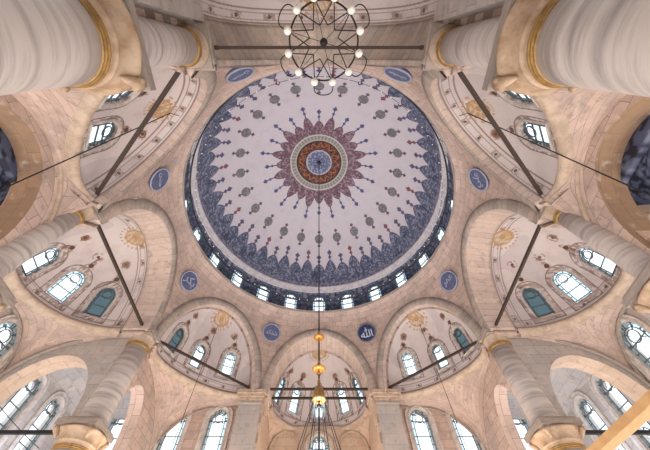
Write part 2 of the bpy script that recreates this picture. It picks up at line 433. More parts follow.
    put(C, (np.abs(z - 19.2) < .12) & (np.abs(np.sin(a * 60)) > .5), (170, 172, 182), .6)
    bt = np.abs(np.abs(d) - .5) * np.radians(15) * 9.32
    put(C, (bt ** 2 + (z - 18.9) ** 2 < .04), (160, 160, 176), .7)
    hole = in_arch(xx, yy, 1.15, 2.3, -.03)
    keep = ~(hole[:, :-1] & np.roll(hole, -1, 0)[:, :-1] & hole[:, 1:] & np.roll(hole, -1, 0)[:, 1:])
    surf('drum', P, 'slate_paint', root, EYEP, None, C, keep=keep, wrap=True, thick=.35)
    for k in range(24):
        p = math.radians(90 + 15 * k); N = Vector((-math.cos(p), -math.sin(p), 0)); U = Vector((0, 0, 1)); T = U.cross(N)
        window('window', frameM((9.3 * math.cos(p), CY + 9.3 * math.sin(p), 18.05 + EYE), T, U, N), 1.1, 2.25, .1, .1, 'white', False, root, .06, 'slate_blue')
    # walkway ledge over the ring of stone
    prof = [(RING_R + .02, RING_H - .02), (RING_R - .03, RING_H + .05), (RING_R - .03, RING_H + .08), (RING_R + .05, RING_H + .1), (9.4, RING_H + .1)]
    P = np.array([[(r * math.cos(p), CY + r * math.sin(p), z_ + EYE) for r, z_ in prof] for p in np.linspace(0, 2 * PI, 240, endpoint=False)])
    surf('ledge', P, 'marble_slab', root, (0, CY, 30), wrap=True, thick=0, smooth=False)
dome()
def railing():
    root = empty('railing', (0, CY, RING_H + .1 + EYE), 'thin black metal handrail circling the walkway below the dome windows', 'railing')
    ring = lambda r, z, n=180: [(r * math.cos(2 * PI * k / n), CY + r * math.sin(2 * PI * k / n), z + EYE) for k in range(n)]
    MB().tube(ring(8.62, 17.64), .05, 6, True).build('handrail', 'black', root, smooth=True)
    MB().tube(ring(8.62, 17.1), .012, 5, True).build('midrail', 'black', root)
    for k in range(48):
        a = 2 * PI * (k + .5) / 48; x, y = 8.62 * math.cos(a), CY + 8.62 * math.sin(a)
        MB().tube([(x, y, RING_H + .1 + EYE), (x, y, 17.64 + EYE)], .016, 5).build('post', 'black', root)
railing()
def bulb_string():
    root = empty('light_string', (0, CY, 17.2 + EYE), 'string of tiny white bulbs hung in a circle inside the dome rim', 'string lights')
    n = 80; ring = [(8.12 * math.cos(2 * PI * k / 192), CY + 8.12 * math.sin(2 * PI * k / 192), 17.25 + EYE) for k in range(192)]
    MB().tube(ring, .012, 4, True).build('wire', 'black', root)
    # stays that hold the wire to the ledge
    mb = MB()
    for k in range(16):
        a = 2 * PI * k / 16; mb.tube([(8.12 * math.cos(a), CY + 8.12 * math.sin(a), 17.25 + EYE), (8.57 * math.cos(a), CY + 8.57 * math.sin(a), 16.6 + EYE)], .006, 4)
    mb.build('stay', 'black', root)
    b = MB().sphere((0, 0, 0), .038, 8, 6).v; f = MB().sphere((0, 0, 0), .038, 8, 6).f; me = mesh_from('bulb', b, f, 'bulb', smooth=True)
    for k in range(n):
        a = 2 * PI * (k + .5) / n; o = bpy.data.objects.new('bulb', me)
        link(o, root, Matrix.Translation((8.12 * math.cos(a), CY + 8.12 * math.sin(a), 17.25 + EYE)))
bulb_string()

# ------------------------------------------------------------------ eight half domes round the octagon
def half_dome(k, ap0, d, wins, label, band, sun, dots, win_size):
    n2, t2 = side(k); a, rise = (3.05, 4.0) if ap0 > 9.6 else (3.12, 4.3)
    pw = .62 if k == 6 else 1.
    if k == 6: a = 3.7
    cs = lambda v: np.sign(np.cos(v)) * np.abs(np.cos(v)) ** pw
    sn = lambda v: np.abs(np.sin(v)) ** pw
    root = empty('half_dome', G(k, 0, 9.24, H0), label, 'half dome', 'half domes around the great dome')
    inward = G(k, 0, 3., 4.)
    th = np.linspace(0, PI, 61)
    # grey voussoir band on the face
    o_l, o_h = 3.64 * np.cos(th), 4.85 * np.sin(th); i_l, i_h = 3.14 * np.cos(th), 4.34 * np.sin(th)
    rows = [(1.0, 8.86), (1.0, 8.74), (.5, 8.72), (.0, 8.74), (.0, 8.9)]
    P = np.stack([G(k, i_l + (o_l - i_l) * s, ap, H0 + i_h + (o_h - i_h) * s) for s, ap in rows], 1)
    surf('arch_band', P, 'stone_voussoir', root, inward, arc_uv(P), thick=0, smooth=False)
    # soffit
    t = np.linspace(0, 1, 10)[None]; L = (3.14 * np.cos(th))[:, None] * (1 - t) + (a * cs(th))[:, None] * t
    HH = (4.34 * np.sin(th))[:, None] * (1 - t) + (rise * sn(th))[:, None] * t
    P = G(k, L, 8.8 + (ap0 - 8.8) * t, H0 + HH)
    surf('soffit', P, 'stone_voussoir' if k == 6 else 'stone_soffit', root, inward, arc_uv(P), thick=.3)
    # painted shell
    nu, nv = 420, 260
    az = np.linspace(0, PI, nu)[:, None]; el = np.linspace(-.02, PI / 2 * .999, nv)[None]; az, el = np.broadcast_arrays(az, el)
    lat = a * np.cos(az) * np.cos(el); out = d * np.sin(az) * np.cos(el); hh = rise * np.sin(el)
    if k == 6:
        ee = np.abs(el); lat = a * np.cos(az) * np.cos(ee) ** pw; hh = rise * np.sign(el) * np.sin(ee) ** pw
    P = G(k, lat, ap0 + out, H0 + hh)
    C = np.empty(P.shape); C[:] = lin((214, 205, 203))
    put(C, vnoise(lat * .7 + 5, hh * .7 + out, k) > .62, (190, 180, 184), .5)
    fine = vnoise(lat * 11 + out * 7, hh * 11 + out * 5, k); fine2 = vnoise(lat * 7, (hh + out) * 7, k + 30)
    line = (150, 132, 124); brown = (124, 92, 74)
    # border along the arch
    s_arch = np.arctan2(hh / rise, lat / a) * 3.6
    put(C, (np.abs(out - .05) < .035) | (np.abs(out - band) < .025), line); put(C, (np.abs(out - band * .3) < .016) | (np.abs(out - band * .75) < .016), line, .8)
    ins = (out > band * .3) & (out < band * .75); ph = (s_arch / 1.15) % 1
    put(C, ins & (np.abs(ph - .5) < .5) & (ph > .32) & (ph < .68) & (fine > .45), line, .7)
    rr = np.hypot((ph - .5) * 1.15, out - band * .52); put(C, rr < .07, (112, 88, 74)); put(C, (rr > .11) & (rr < .14), line, .6)
    # border along the base
    s_b = az * 3.2; e1 = .16; e2 = .5
    if k in (5, 7): s_b = s_b * 0; hh_b = hh * 0 + 9
    else: hh_b = hh
    put(C, (np.abs(hh_b - .1) < .03) | (np.abs(hh_b - e2) < .025), line); put(C, (np.abs(hh_b - .2) < .014) | (np.abs(hh_b - .4) < .014), line, .8)
    phb = (s_b / 1.3) % 1; put(C, (np.abs(hh_b - .3) < .1) & (np.abs(phb - .5) < .16) & (fine > .45), line, .7)
    rb = np.hypot((phb - .5) * 1.3, hh_b - .3); put(C, rb < .07, (100, 76, 64))
    # gilded sun near the crown
    es = math.acos(min(.99, sun / d)); Ps = G(k, 0, ap0 + sun, H0 + rise * math.sin(es)); D = np.linalg.norm(P - Ps, axis=-1)
    ang = np.arctan2(out - sun, lat)
    gold = (184, 148, 102)
    put(C, (D < .52 + .09 * np.abs(np.sin(ang * 10))) & (fine > .42), gold); put(C, (D < .52) & (D > .44), gold, .8)
    put(C, (D < .44) & (np.abs(np.sin(ang * 9)) > .45), (200, 172, 138), .7); put(C, (D < .16), gold, .9)
    put(C, (D > .66) & (D < .78) & (np.abs(np.sin(ang * 10)) > .75), gold, .8)
    # small round ornaments
    for adeg, edeg in dots:
        A_, E_ = math.radians(adeg), math.radians(edeg)
        Pd = G(k, a * math.cos(A_) * math.cos(E_), ap0 + d * math.sin(A_) * math.cos(E_), H0 + rise * math.sin(E_)); D = np.linalg.norm(P - Pd, axis=-1)
        put(C, (D < .2) & (fine2 > .25), (140, 108, 88)); put(C, D < .08, (96, 66, 56)); put(C, (D > .2) & (D < .27) & (fine > .5), (150, 122, 104), .7)
    hole = np.zeros(lat.shape, bool); frames = []
    w, h = win_size
    for adeg, edeg, tint in wins:
        A_, E_ = math.radians(adeg), math.radians(edeg); ca, sa, ce, se = math.cos(A_), math.sin(A_), math.cos(E_), math.sin(E_)
        Pc = G(k, a * ca * ce, ap0 + d * sa * ce, H0 + rise * se)
        nl = np.array([ca * ce / a, sa * ce / d, se / rise]); nl /= np.linalg.norm(nl)
        Nw = -np.array([*(t2 * nl[0] + n2 * nl[1]), nl[2]]); Nv = Vector(Nw)
        T = Vector((0, 0, 1)).cross(Nv).normalized(); U = Nv.cross(T).normalized()
        rel = P - Pc; x = rel @ np.array(T); y = rel @ np.array(U); z = rel @ Nw; near = np.abs(z) < 1.0
        # painted fringe and spire round the opening
        fr = in_arch(x, y, w, h, .28) & near
        wob = .05 * np.sin(y * 16); sp_ = near & (y > h / 2) & (y < h / 2 + .75) & (np.abs(x) < .3 * np.clip(1 - (y - h / 2) / .75, 0, 1) ** .8 + .05 * np.abs(np.sin(y * 9)))
        put(C, fr & (fine > .42), (158, 142, 138), .75); put(C, fr & (fine2 < .3), (118, 98, 94), .7)
        put(C, in_arch(x, y, w, h, .27) & ~in_arch(x, y, w, h, .23) & near, (120, 104, 100))
        put(C, sp_ & (fine > .4), (160, 136, 120), .8); put(C, sp_ & (fine2 < .3), (112, 84, 76), .8)
        put(C, (np.hypot(x, y - h / 2 - .45) < .12) & near, (92, 62, 56))
        hole |= in_arch(x, y, w, h, -.03) & near
        frames.append((Pc, T, U, Nv, tint))
    keep = ~(hole[:-1, :-1] & hole[1:, :-1] & hole[:-1, 1:] & hole[1:, 1:])
    surf('painted_shell', P, 'plaster_paint', root, inward, None, C, keep=keep, thick=.22)
    # moulding under the shell
    azs = np.linspace(0, PI, 73); prof = [(.06, .04), (-.06, .03), (-.1, -.04), (-.06, -.11), (-.02, -.2), (.1, -.24), (.3, -.24)]
    sc = lambda off: (np.cos(azs) * (a + off), np.sin(azs) * (d + off))
    P = np.stack([G(k, sc(o_)[0], ap0 + sc(o_)[1], H0 + z_) for o_, z_ in prof], 1)
    surf('base_moulding', P, 'marble_pale', root, inward, None, thick=0, smooth=False)
    for Pc, T, U, Nv, tint in frames:
        window('window', frameM(Pc, T, U, Nv), w, h, .12, .12, tint, False, root, .035)
    return root
DEEP = (10.1, 3.6); SHAL = (9.1, 1.45)
dots3 = [(72, 46), (110, 48), (146, 55), (35, 52)]
def mir(l): return [(180 - q[0],) + tuple(q[1:]) for q in l]
WL = [(150, 20, 'dark'), (117, 20, 'white'), (81, 17, 'white'), (45, 17, 'teal')]
half_dome(4, *DEEP, WL, 'left half dome beside the great dome, white windows low down, gilt sun ornament at crown', .55, .5, dots3, (.95, 1.75))
half_dome(0, *DEEP, mir(WL), 'right half dome beside the great dome, white windows low down, gilt sun ornament at crown', .55, .5, mir(dots3), (.95, 1.75))
WD = [(128, 24, 'white'), (85, 20, 'white'), (46, 20, 'dark')]
dd = [(88, 49), (136, 52), (34, 48)]
half_dome(3, *SHAL, WD, 'small half dome left of the mihrab half dome, peach lit, three windows', .16, .5, dd, (.8, 1.55))
half_dome(1, *SHAL, mir(WD), 'small half dome right of the mihrab half dome, peach lit, three windows', .16, .5, mir(dd), (.8, 1.55))
WU = [(114, 15, 'white'), (77, 13, 'white')]
half_dome(5, *SHAL, WU, 'half dome beyond the big upper left column, one bright window showing', .55, .85, [(130, 47)], (1.05, 1.5))
half_dome(7, *SHAL, mir(WU), 'half dome beyond the big upper right column, one bright window showing', .55, .85, mir([(130, 47)]), (1.05, 1.5))
WMH = [(90, 24, 'white'), (52, 24, 'white'), (128, 24, 'white'), (17, 22, 'teal'), (163, 22, 'teal')]
half_dome(2, 10.1, 3.2, WMH, 'half dome over the mihrab niche with five windows behind two tie rods', .2, .35, [(53, 49), (127, 49), (20, 45), (160, 45), (90, 56)], (.85, 1.8))
half_dome(6, 10.1, 3.2, [(90, 24, 'white'), (52, 24, 'white'), (128, 24, 'white')], 'half dome at the top edge behind the star chandelier, banded rim over a grey arch', .5, .9, [(50, 50), (130, 50)], (.9, 1.6))

# ------------------------------------------------------------------ calligraphy roundels
def roundel(k, text, label, lit):  # last flag picks navy with white script, otherwise slate with faint script
    a = PI / 8 + PI / 4 * k; h = 14.3; rho = 9.16
    P = Vector((rho * math.cos(a), CY + rho * math.sin(a), h + EYE))
    N = Vector((-math.cos(a), -math.sin(a), -.3)).normalized(); T = Vector((0, 0, 1)).cross(N).normalized(); U = N.cross(T)
    P = P + N * .12; M = frameM(P, T, U, N)
    mb = MB(); n = 48; prof = [(.02, .05), (.52, .05)]
    vs = [(0, 0, .05)] + [(.6 * math.cos(2 * PI * i / n), .6 * math.sin(2 * PI * i / n), .05) for i in range(n)] + [(.6 * math.cos(2 * PI * i / n), .6 * math.sin(2 * PI * i / n), -.3) for i in range(n)]
    fs = [(0, 1 + i, 1 + (i + 1) % n) for i in range(n)] + [(1 + i, 1 + n + i, 1 + n + (i + 1) % n, 1 + (i + 1) % n) for i in range(n)]
    root = link(bpy.data.objects.new('calligraphy_roundel', mesh_from('roundel', vs, fs, 'navy' if lit else 'slate_blue')), None, M)
    tag(root, label, 'roundel', 'calligraphy roundels below the great dome')
    rim = MB().tube([(.62 * math.cos(2 * PI * i / n), .62 * math.sin(2 * PI * i / n), .03) for i in range(n)], .045, 6, True)
    link(bpy.data.objects.new('rim', mesh_from('rim', rim.v, rim.f, 'slate_blue' if lit else 'script_dim', smooth=True)), root, M)
    cu = bpy.data.curves.new('lettering', 'FONT'); cu.body = text; cu.align_x = 'CENTER'; cu.align_y = 'CENTER'; cu.size = 1.; cu.extrude = .01; cu.offset = .012
    tmp = bpy.data.objects.new('lettering_source', cu); COL.objects.link(tmp)
    bpy.context.view_layer.update()
    me = bpy.data.meshes.new_from_object(tmp.evaluated_get(bpy.context.evaluated_depsgraph_get())); bpy.data.objects.remove(tmp)
    co = np.empty(len(me.vertices) * 3, np.float32); me.vertices.foreach_get('co', co); co = co.reshape(-1, 3)
    if len(co):
        mn, mx = co.min(0), co.max(0); s = .86 / max(mx[0] - mn[0], mx[1] - mn[1])
        co[:, :2] = (co[:, :2] - (mn[:2] + mx[:2]) / 2) * s; co[:, 2] = co[:, 2] + .055
        me.vertices.foreach_set('co', co.ravel()); me.update()
    me.materials.clear(); me.materials.append(MATS['script' if lit else 'script_dim'])
    link(bpy.data.objects.new('lettering', me), root, M)
roundel(1, '\uFDF2', 'navy roundel with white Arabic script, just right of the mihrab half dome arch', True)
roundel(2, '\uFDF4', 'slate blue roundel with Arabic script, just left of the mihrab half dome arch', False)
roundel(0, '\uFEAE\uFEE4\uFECB', 'blue roundel between the right half dome and the small lower right half dome', False)
roundel(3, '\uFEAE\uFEDC\uFE91', 'blue roundel between the left half dome and the small lower left half dome', False)
roundel(7, '\uFEF2\uFEE0\uFECB', 'blue oval roundel above the right half dome, near its capital', False)
roundel(4, '\uFEE6\uFEB4\uFEA3', 'blue oval roundel above the left half dome, near its capital', False)
roundel(6, '\uFEE6\uFEC0\uFECB', 'blue oval roundel right of the star chandelier at the dome top edge', False)
roundel(5, '\uFEE6\uFEB4\uFEA3', 'blue oval roundel left of the star chandelier at the dome top edge', False)

# ------------------------------------------------------------------ columns
NODE = {k: (10 * math.cos(PI / 8 + PI / 4 * k), CY + 10 * math.sin(PI / 8 + PI / 4 * k)) for k in range(8)}
def column(k, label):
    x, y = NODE[k]; c = (x, y)
    root = empty('marble_column', (x, y, 0), label, 'column', 'two-tier marble columns around the octagon', 'thing')
    z = lambda h: h + EYE
    us = {4: .33, 7: .33, 5: .45, 6: .45}.get(k, .52)
    MB().lathe([(.95, 0), (.95, .25), (.8, .3), (.86, .42), (.74, .55), (.7, .62)], c, 40).build('base', 'marble_pale', root, smooth=False)
    MB().lathe([(.75, .62)] + [(.75 - .09 * t_, .62 + (z(5.02) - .62) * t_) for t_ in np.linspace(0, 1, 12)[1:]], c, 72).build('lower_shaft', 'marble', root, smooth=True)
    MB().lathe([(.655, z(4.96)), (.675, z(4.965)), (.685, z(4.985)), (.67, z(5.0)), (.67, z(5.005)), (.69, z(5.02)), (.70, z(5.04)), (.68, z(5.055)), (.68, z(5.06)), (.705, z(5.075)), (.71, z(5.095)), (.68, z(5.11))], c, 72).build('neck_ring', 'gold', root, smooth=True)
    pr = [(.69, z(5.09)), (.70, z(5.16)), (.715, z(5.21)), (.735, z(5.22)), (.74, z(5.25)), (.735, z(5.27)), (.745, z(5.34)), (.765, z(5.42)), (.80, z(5.5)), (.84, z(5.56)), (.87, z(5.6)), (.87, z(5.64))]
    MB().lathe(pr, c, 72, [0] * 8 + [.02, .08, .15, .2]).build('capital', 'marble_tan', root, smooth=True)
    for sx in (-1, 1):
        for sy in (-1, 1):
            mb = MB(); dx, dy = sx * .7071, sy * .7071
            mb.tube([(x + dx * .80, y + dy * .80, z(5.32)), (x + dx * .86, y + dy * .86, z(5.42)), (x + dx * .93, y + dy * .93, z(5.52)), (x + dx * .96, y + dy * .96, z(5.63))], [.03, .07, .10, .12], 12)
            mb.tube([(x + dx * .97 - dy * .13, y + dy * .97 + dx * .13, z(5.57)), (x + dx * .97 + dy * .13, y + dy * .97 - dx * .13, z(5.57))], .06, 12)
            mb.build('volute', 'marble_tan', root, smooth=True)
    m = MB(); m.box(x - .74, x + .74, y - .74, y + .74, z(5.62), z(5.7)); m.box(x - .8, x + .8, y - .8, y + .8, z(5.7), z(5.9)); m.box(x - .72, x + .72, y - .72, y + .72, z(5.9), z(5.98))
    m.build('abacus', 'marble_slab', root)
    MB().lathe([(us + .12, z(5.98)), (us + .12, z(6.08)), (us + .07, z(6.14)), (us + .05, z(6.22)), (us + .03, z(7.8)), (us, z(9.5))], c, 48).build('upper_shaft', 'marble', root, smooth=True)
    MB().lathe([(us - .02, z(9.44)), (us + .03, z(9.45)), (us + .05, z(9.49)), (us + .03, z(9.53)), (us + .05, z(9.55)), (us + .06, z(9.59)), (us + .02, z(9.63)), (us - .02, z(9.63))], c, 48).build('upper_neck_ring', 'gold', root, smooth=True)
    MB().lathe([(us + .02 + .1 * (i / 10) ** 1.8, z(9.62 + .42 * i / 10)) for i in range(11)], c, 48).build('upper_capital', 'marble_pale', root, smooth=True)
    ua = us + .12
    m = MB(); m.box(x - ua, x + ua, y - ua, y + ua, z(10.04), z(10.12)); m.box(x - ua - .05, x + ua + .05, y - ua - .05, y + ua + .05, z(10.12), z(10.34)); m.build('upper_abacus', 'marble_slab', root)
column(5, 'huge marble column filling the top left corner, tan capital with gold neck ring')
column(6, 'huge marble column filling the top right corner, tan capital with gold neck ring')
column(4, 'slender pale column shaft crossing the left edge between two half domes')
column(7, 'slender pale column shaft crossing the right edge between two half domes')
column(3, 'marble column at lower left, rising from a tan capital to the small half dome')
column(0, 'marble column at lower right, rising from a tan capital to the small half dome')

# ------------------------------------------------------------------ tie rods
def rod(p, q, r, label, name='tie_rod', mat='rod_wood', group='iron tie rods at the springing of the half domes', ends=True):
    p = Vector((p[0], p[1], p[2] + EYE)); q = Vector((q[0], q[1], q[2] + EYE)); d = (q - p); L = d.length; d.normalize()
    up = Vector((0, 0, 1)); s = d.cross(up).normalized() * r; u = up * r
    def bx(a, b, f):
        vs = [pt + sv * f + uv_ * f for pt in (a, b) for sv, uv_ in ((-s, -u), (s, -u), (s, u), (-s, u))]
        return vs, [(3, 2, 1, 0), (4, 5, 6, 7), (0, 1, 5, 4), (1, 2, 6, 5), (2, 3, 7, 6), (3, 0, 4, 7)]
    o = MB().add(*bx(p, q, 1)).build(name, mat, None, loc=np.array(p)); WM[o.name] = Matrix.Translation(p)
    tag(o, label, 'tie rod', group)
    if ends:
        for a, b in ((p, p + d * .12), (q - d * .12, q)):
            MB().add(*bx(a, b, 1.35)).build('rod_collar', mat, o)
    return o
def rodk(ka, kb, label, r=.055, h=10.42, cut=.6):
    a = Vector((*NODE[ka], h)); b = Vector((*NODE[kb], h)); d = (b - a).normalized() * cut
    return rod(a + d, b - d, r, label)
rodk(3, 4, 'dark tie rod crossing the left half dome between two capitals')
rodk(7, 0, 'dark tie rod crossing the right half dome between two capitals')
rodk(4, 5, 'dark tie rod slanting across the upper left half dome', .06)
rodk(6, 7, 'dark tie rod slanting across the upper right half dome', .06)
rodk(2, 3, 'dark tie rod across the small half dome left of the mihrab', .055)
rodk(0, 1, 'dark tie rod across the small half dome right of the mihrab', .055)
rodk(5, 6, 'dark tie rod running behind the star chandelier at the top', .045)
rod((-3.05, 17.95, 10.5), (3.05, 17.95, 10.5), .06, 'upper of the two parallel dark tie rods before the mihrab half dome', ends=False)
rod((-3.05, 18.95, 10.5), (3.05, 18.95, 10.5), .06, 'lower of the two parallel dark tie rods before the mihrab half dome', ends=False)
for sx, w_ in ((-1, 'left'), (1, 'right')):
    rod((sx * 10.2, 12.77, 5.75), (sx * 14.55, 12.77, 5.75), .06, 'black tie rod from the lower %s column capital to the aisle wall' % w_, mat='black', group='black tie rods across the side aisles', ends=False)

# ------------------------------------------------------------------ walls
WN = [0]
def wall_panel(name, p0, p1, h0, h1, holes, inward, label, mat='stone', thick=.5, cell=.1):
    """vertical wall from p0 to p1 (plan), holes [(u, hc, w, h, tint, big)] with u along the wall; windows are built into them"""
    p0 = np.array(p0, float); p1 = np.array(p1, float); L = np.linalg.norm(p1 - p0); d = (p1 - p0) / L
    nu, nv = int(L / cell) + 2, int((h1 - h0) / cell) + 2
    u = np.linspace(0, L, nu)[:, None]; z = np.linspace(h0, h1, nv)[None]; u, z = np.broadcast_arrays(u, z)
    P = np.stack([p0[0] + d[0] * u, p0[1] + d[1] * u, z + EYE], -1)
    hole = np.zeros(u.shape, bool); inv = np.zeros(u.shape, bool)
    keepm = np.ones((nu - 1, nv - 1), bool)
    for (uc, hc, w, h, tint) in holes:
        m = in_arch(u - uc, z - hc, w, h, .04)
        keepm &= ~(m[:-1, :-1] & m[1:, :-1] & m[:-1, 1:] & m[1:, 1:])
    o = surf(name, P, mat, None, inward, np.stack([u, z], -1), keep=keepm, thick=thick, smooth=False)
    tag(o, label, 'wall', kind='structure')
    nrm = Vector((-d[1], d[0], 0)); c = (p0 + p1) / 2
    if nrm.dot(Vector((inward[0] - c[0], inward[1] - c[1], 0))) < 0: nrm = -nrm
    T = Vector((0, 0, 1)).cross(nrm)
    ws = []
    for (uc, hc, w, h, tint) in holes:
        WN[0] += 1; q = p0 + d * uc
        ws.append(window('window_%d' % WN[0], frameM((q[0], q[1], hc + EYE), T, Vector((0, 0, 1)), nrm), w, h, .27, .16, tint, True, None, .035))
    return o, ws
YQ = 18.48; XW = 14.6
def lab(ws, labels):
    for o, l in zip(ws, labels): tag(o, l, 'window', kind='structure')
for sx, w_ in ((-1, 'left'), (1, 'right')):
    # qibla wall beside the pier: two tall windows
    o, ws = wall_panel('wall_front_' + w_, (sx * 4.6, YQ), (sx * 9.7, YQ), -EYE, 10.4, [(5.94 - 4.6, 8.0, 1.12, 3.2, 'white'), (8.36 - 4.6, 8.0, 1.12, 3.2, 'white')], (0, 8, 4),
                       'stone front wall with two tall arched windows, %s of the mihrab piers' % w_)
    lab(ws, ['tall arched leaded window nearest the %s mihrab pier' % w_, 'tall arched leaded window in the front wall, nearer the lower %s column' % w_])
    o, ws = wall_panel('wall_front_aisle_' + w_, (sx * 9.7, YQ), (sx * XW, YQ), -EYE, 11, [(11.65 - 9.7, 7.9, 1.12, 3.2, 'white')], (0, 8, 4),
                       'bluish stone end wall of the %s aisle behind the lower column' % w_, 'stone_grey')
    lab(ws, ['arched window glimpsed beside the lower %s column shaft, through a narrow arch' % w_])
    hs = [(YQ - y_, 7.55, 1.15, 3.2, 'white') for y_ in (16.6, 14.45)] + [(YQ - y_, 8.1, 1.45, 3.2, 'white') for y_ in (11.2, 8.94, 6.68)]
    o, ws = wall_panel('wall_side_' + w_, (sx * XW, YQ), (sx * XW, -8), -EYE, 11.2, hs, (0, 8, 4), 'stone outer wall of the %s aisle with tall arched windows' % w_, 'stone_grey')
    lab(ws, ['leaded window in the %s side wall under the peach arch, nearest the column' % w_, 'leaded window in the %s side wall under the peach arch, farther from the column' % w_,
             'round headed window at the %s picture edge above the peach arch' % w_, 'middle window of the %s side wall bay beyond the picture edge' % w_, 'rear window of the %s side wall bay beyond the picture edge' % w_])
def arch_wall(name, p0, p1, oc, half, apex, spring, top, thick, mat, label, cat='arch', n=28, kind='structure', bottom=None, pw=.92, mat2=None):
    """wall between plan points with an arched opening centred at oc (metres from p0), extruded by thick to both sides equally"""
    p0 = np.array(p0, float); p1 = np.array(p1, float); L = np.linalg.norm(p1 - p0); d = (p1 - p0) / L; nn = np.array([-d[1], d[0]]) * thick / 2
    b = spring if bottom is None else bottom
    pts_in = [(oc - half, b)] + [(oc + half * math.cos(PI - PI * i / n), spring + (apex - spring) * (math.sin(PI * i / n) if 0 < i < n else 0) ** pw) for i in range(n + 1)] + [(oc + half, b)]
    # strips from opening curve to the top edge
    low = [(0, b)] + pts_in + [(L, b)]
    low = [q for i, q in enumerate(low) if i == 0 or abs(q[0] - low[i - 1][0]) > 1e-6 or abs(q[1] - low[i - 1][1]) > 1e-6]
    V = []; uv = []
    rowsz = lambda q: [q[1], q[1] + (top - q[1]) * .5, top]
    for sgn in (-1, 1):
        for q in low:
            for z in rowsz(q): V.append((p0[0] + d[0] * q[0] + nn[0] * sgn, p0[1] + d[1] * q[0] + nn[1] * sgn, z + EYE)); uv.append((q[0], z))
    m = len(low); F = []
    for i in range(m - 1):
        for r in range(2):
            a_, b_ = i * 3 + r, (i + 1) * 3 + r; F.append((a_, b_, b_ + 1, a_ + 1)); k_ = m * 3; F.append((k_ + a_ + 1, k_ + b_ + 1, k_ + b_, k_ + a_))
    s = len(V); acc = 0       # intrados with its own uv
    for i, q in enumerate(low):
        if i: acc += math.hypot(q[0] - low[i - 1][0], q[1] - low[i - 1][1])
        for sgn in (-1, 1): V.append((p0[0] + d[0] * q[0] + nn[0] * sgn, p0[1] + d[1] * q[0] + nn[1] * sgn, q[1] + EYE)); uv.append((acc, (sgn + 1) * thick / 2))
    for i in range(m - 1): F.append((s + 2 * i, s + 2 * i + 1, s + 2 * i + 3, s + 2 * i + 2))
    F.append((2, m * 3 - 1, 2 * m * 3 - 1, m * 3 + 2)); F.append((0, 1, m * 3 + 1, m * 3)); F.append((1, 2, m * 3 + 2, m * 3 + 1)); e_ = (m - 1) * 3
    F.append((e_, m * 3 + e_, m * 3 + e_ + 1, e_ + 1)); F.append((e_ + 1, m * 3 + e_ + 1, m * 3 + e_ + 2, e_ + 2))
    o = world_obj(name, V, F, mat, None, np.array(uv)); tag(o, label, cat, kind=kind)
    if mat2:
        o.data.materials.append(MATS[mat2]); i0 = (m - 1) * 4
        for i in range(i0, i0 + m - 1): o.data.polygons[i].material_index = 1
    return o
for sx, w_ in ((-1, 'left'), (1, 'right')):
    # arch from the lower column over the aisle to the side wall
    arch_wall('wall_arch_aisle_' + w_, (sx * 9.5, 12.95), (sx * XW, 12.95), 2.75, 2.25, 8.95, 5.97, 10.9, .95, 'stone_grey', 'wide peach stone arch spanning the %s aisle from column to side wall' % w_, mat2='stone_warm')
    # narrow arch from the lower column forward to the front wall
    arch_wall('wall_arch_front_' + w_, (sx * 9.55, 13.1), (sx * 9.55, YQ), 1.75, 1.35, 8.8, 5.97, 10.4, .7, 'stone', 'pale narrow arch from the lower %s column to the front wall' % w_)
    # big opening beside the upper column
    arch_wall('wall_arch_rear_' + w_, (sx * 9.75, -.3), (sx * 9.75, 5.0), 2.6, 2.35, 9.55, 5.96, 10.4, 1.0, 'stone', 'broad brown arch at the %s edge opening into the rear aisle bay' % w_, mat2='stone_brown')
    arch_wall('wall_arch_back_' + w_, (sx * 3.9, -.5), (sx * 9.6, -.5), 2.85, 2.2, 9.3, 5.96, 10.4, .9, 'stone', 'arch behind the huge upper %s column' % w_)
    arch_wall('wall_arch_bay_' + w_, (sx * 9.5, 4.95), (sx * XW, 4.95), 2.75, 2.25, 8.95, 5.97, 10.9, .95, 'stone_warm', 'second aisle arch on the %s, beside the slender column' % w_)
    o = MB().box(*sorted((sx * 3.45, sx * 4.45)), -8, -.95, 5.5 + EYE, 10.6 + EYE).build('wall_pier_' + w_, 'stone_grey', None, uvf=wuv)
    tag(o, 'flat grey stone slab wall beside the huge upper %s column capital' % w_, 'wall', kind='structure')

# lower vault surfaces that join each half dome to its walls
def q_ell(x): return np.sqrt(np.clip(1 - x * x, 0, 1))
def base_curve(k, ap0, d, n):
    leg = np.linspace(0, 1, n // 6)[:-1]; az = np.linspace(0, PI, n - 2 * len(leg))
    l = np.concatenate([np.full(len(leg), 3.1), (3.05 + .12) * np.cos(az), np.full(len(leg), -3.1)])
    o = np.concatenate([8.9 + (ap0 - 8.9) * leg, ap0 + (d + .12) * np.sin(az), (8.9 + (ap0 - 8.9) * leg)[::-1]])
    return G(k, l, o, H0 - .22)
def poly_resample(pts, n, hf):
    pts = np.array(pts, float); seg = np.linalg.norm(np.diff(pts, axis=0), axis=1); s = np.concatenate([[0], np.cumsum(seg)])
    t = np.linspace(0, s[-1], n); xy = np.stack([np.interp(t, s, pts[:, 0]), np.interp(t, s, pts[:, 1])], -1)
    return np.concatenate([xy, (hf(xy[:, 0], xy[:, 1]) + EYE)[:, None]], 1)
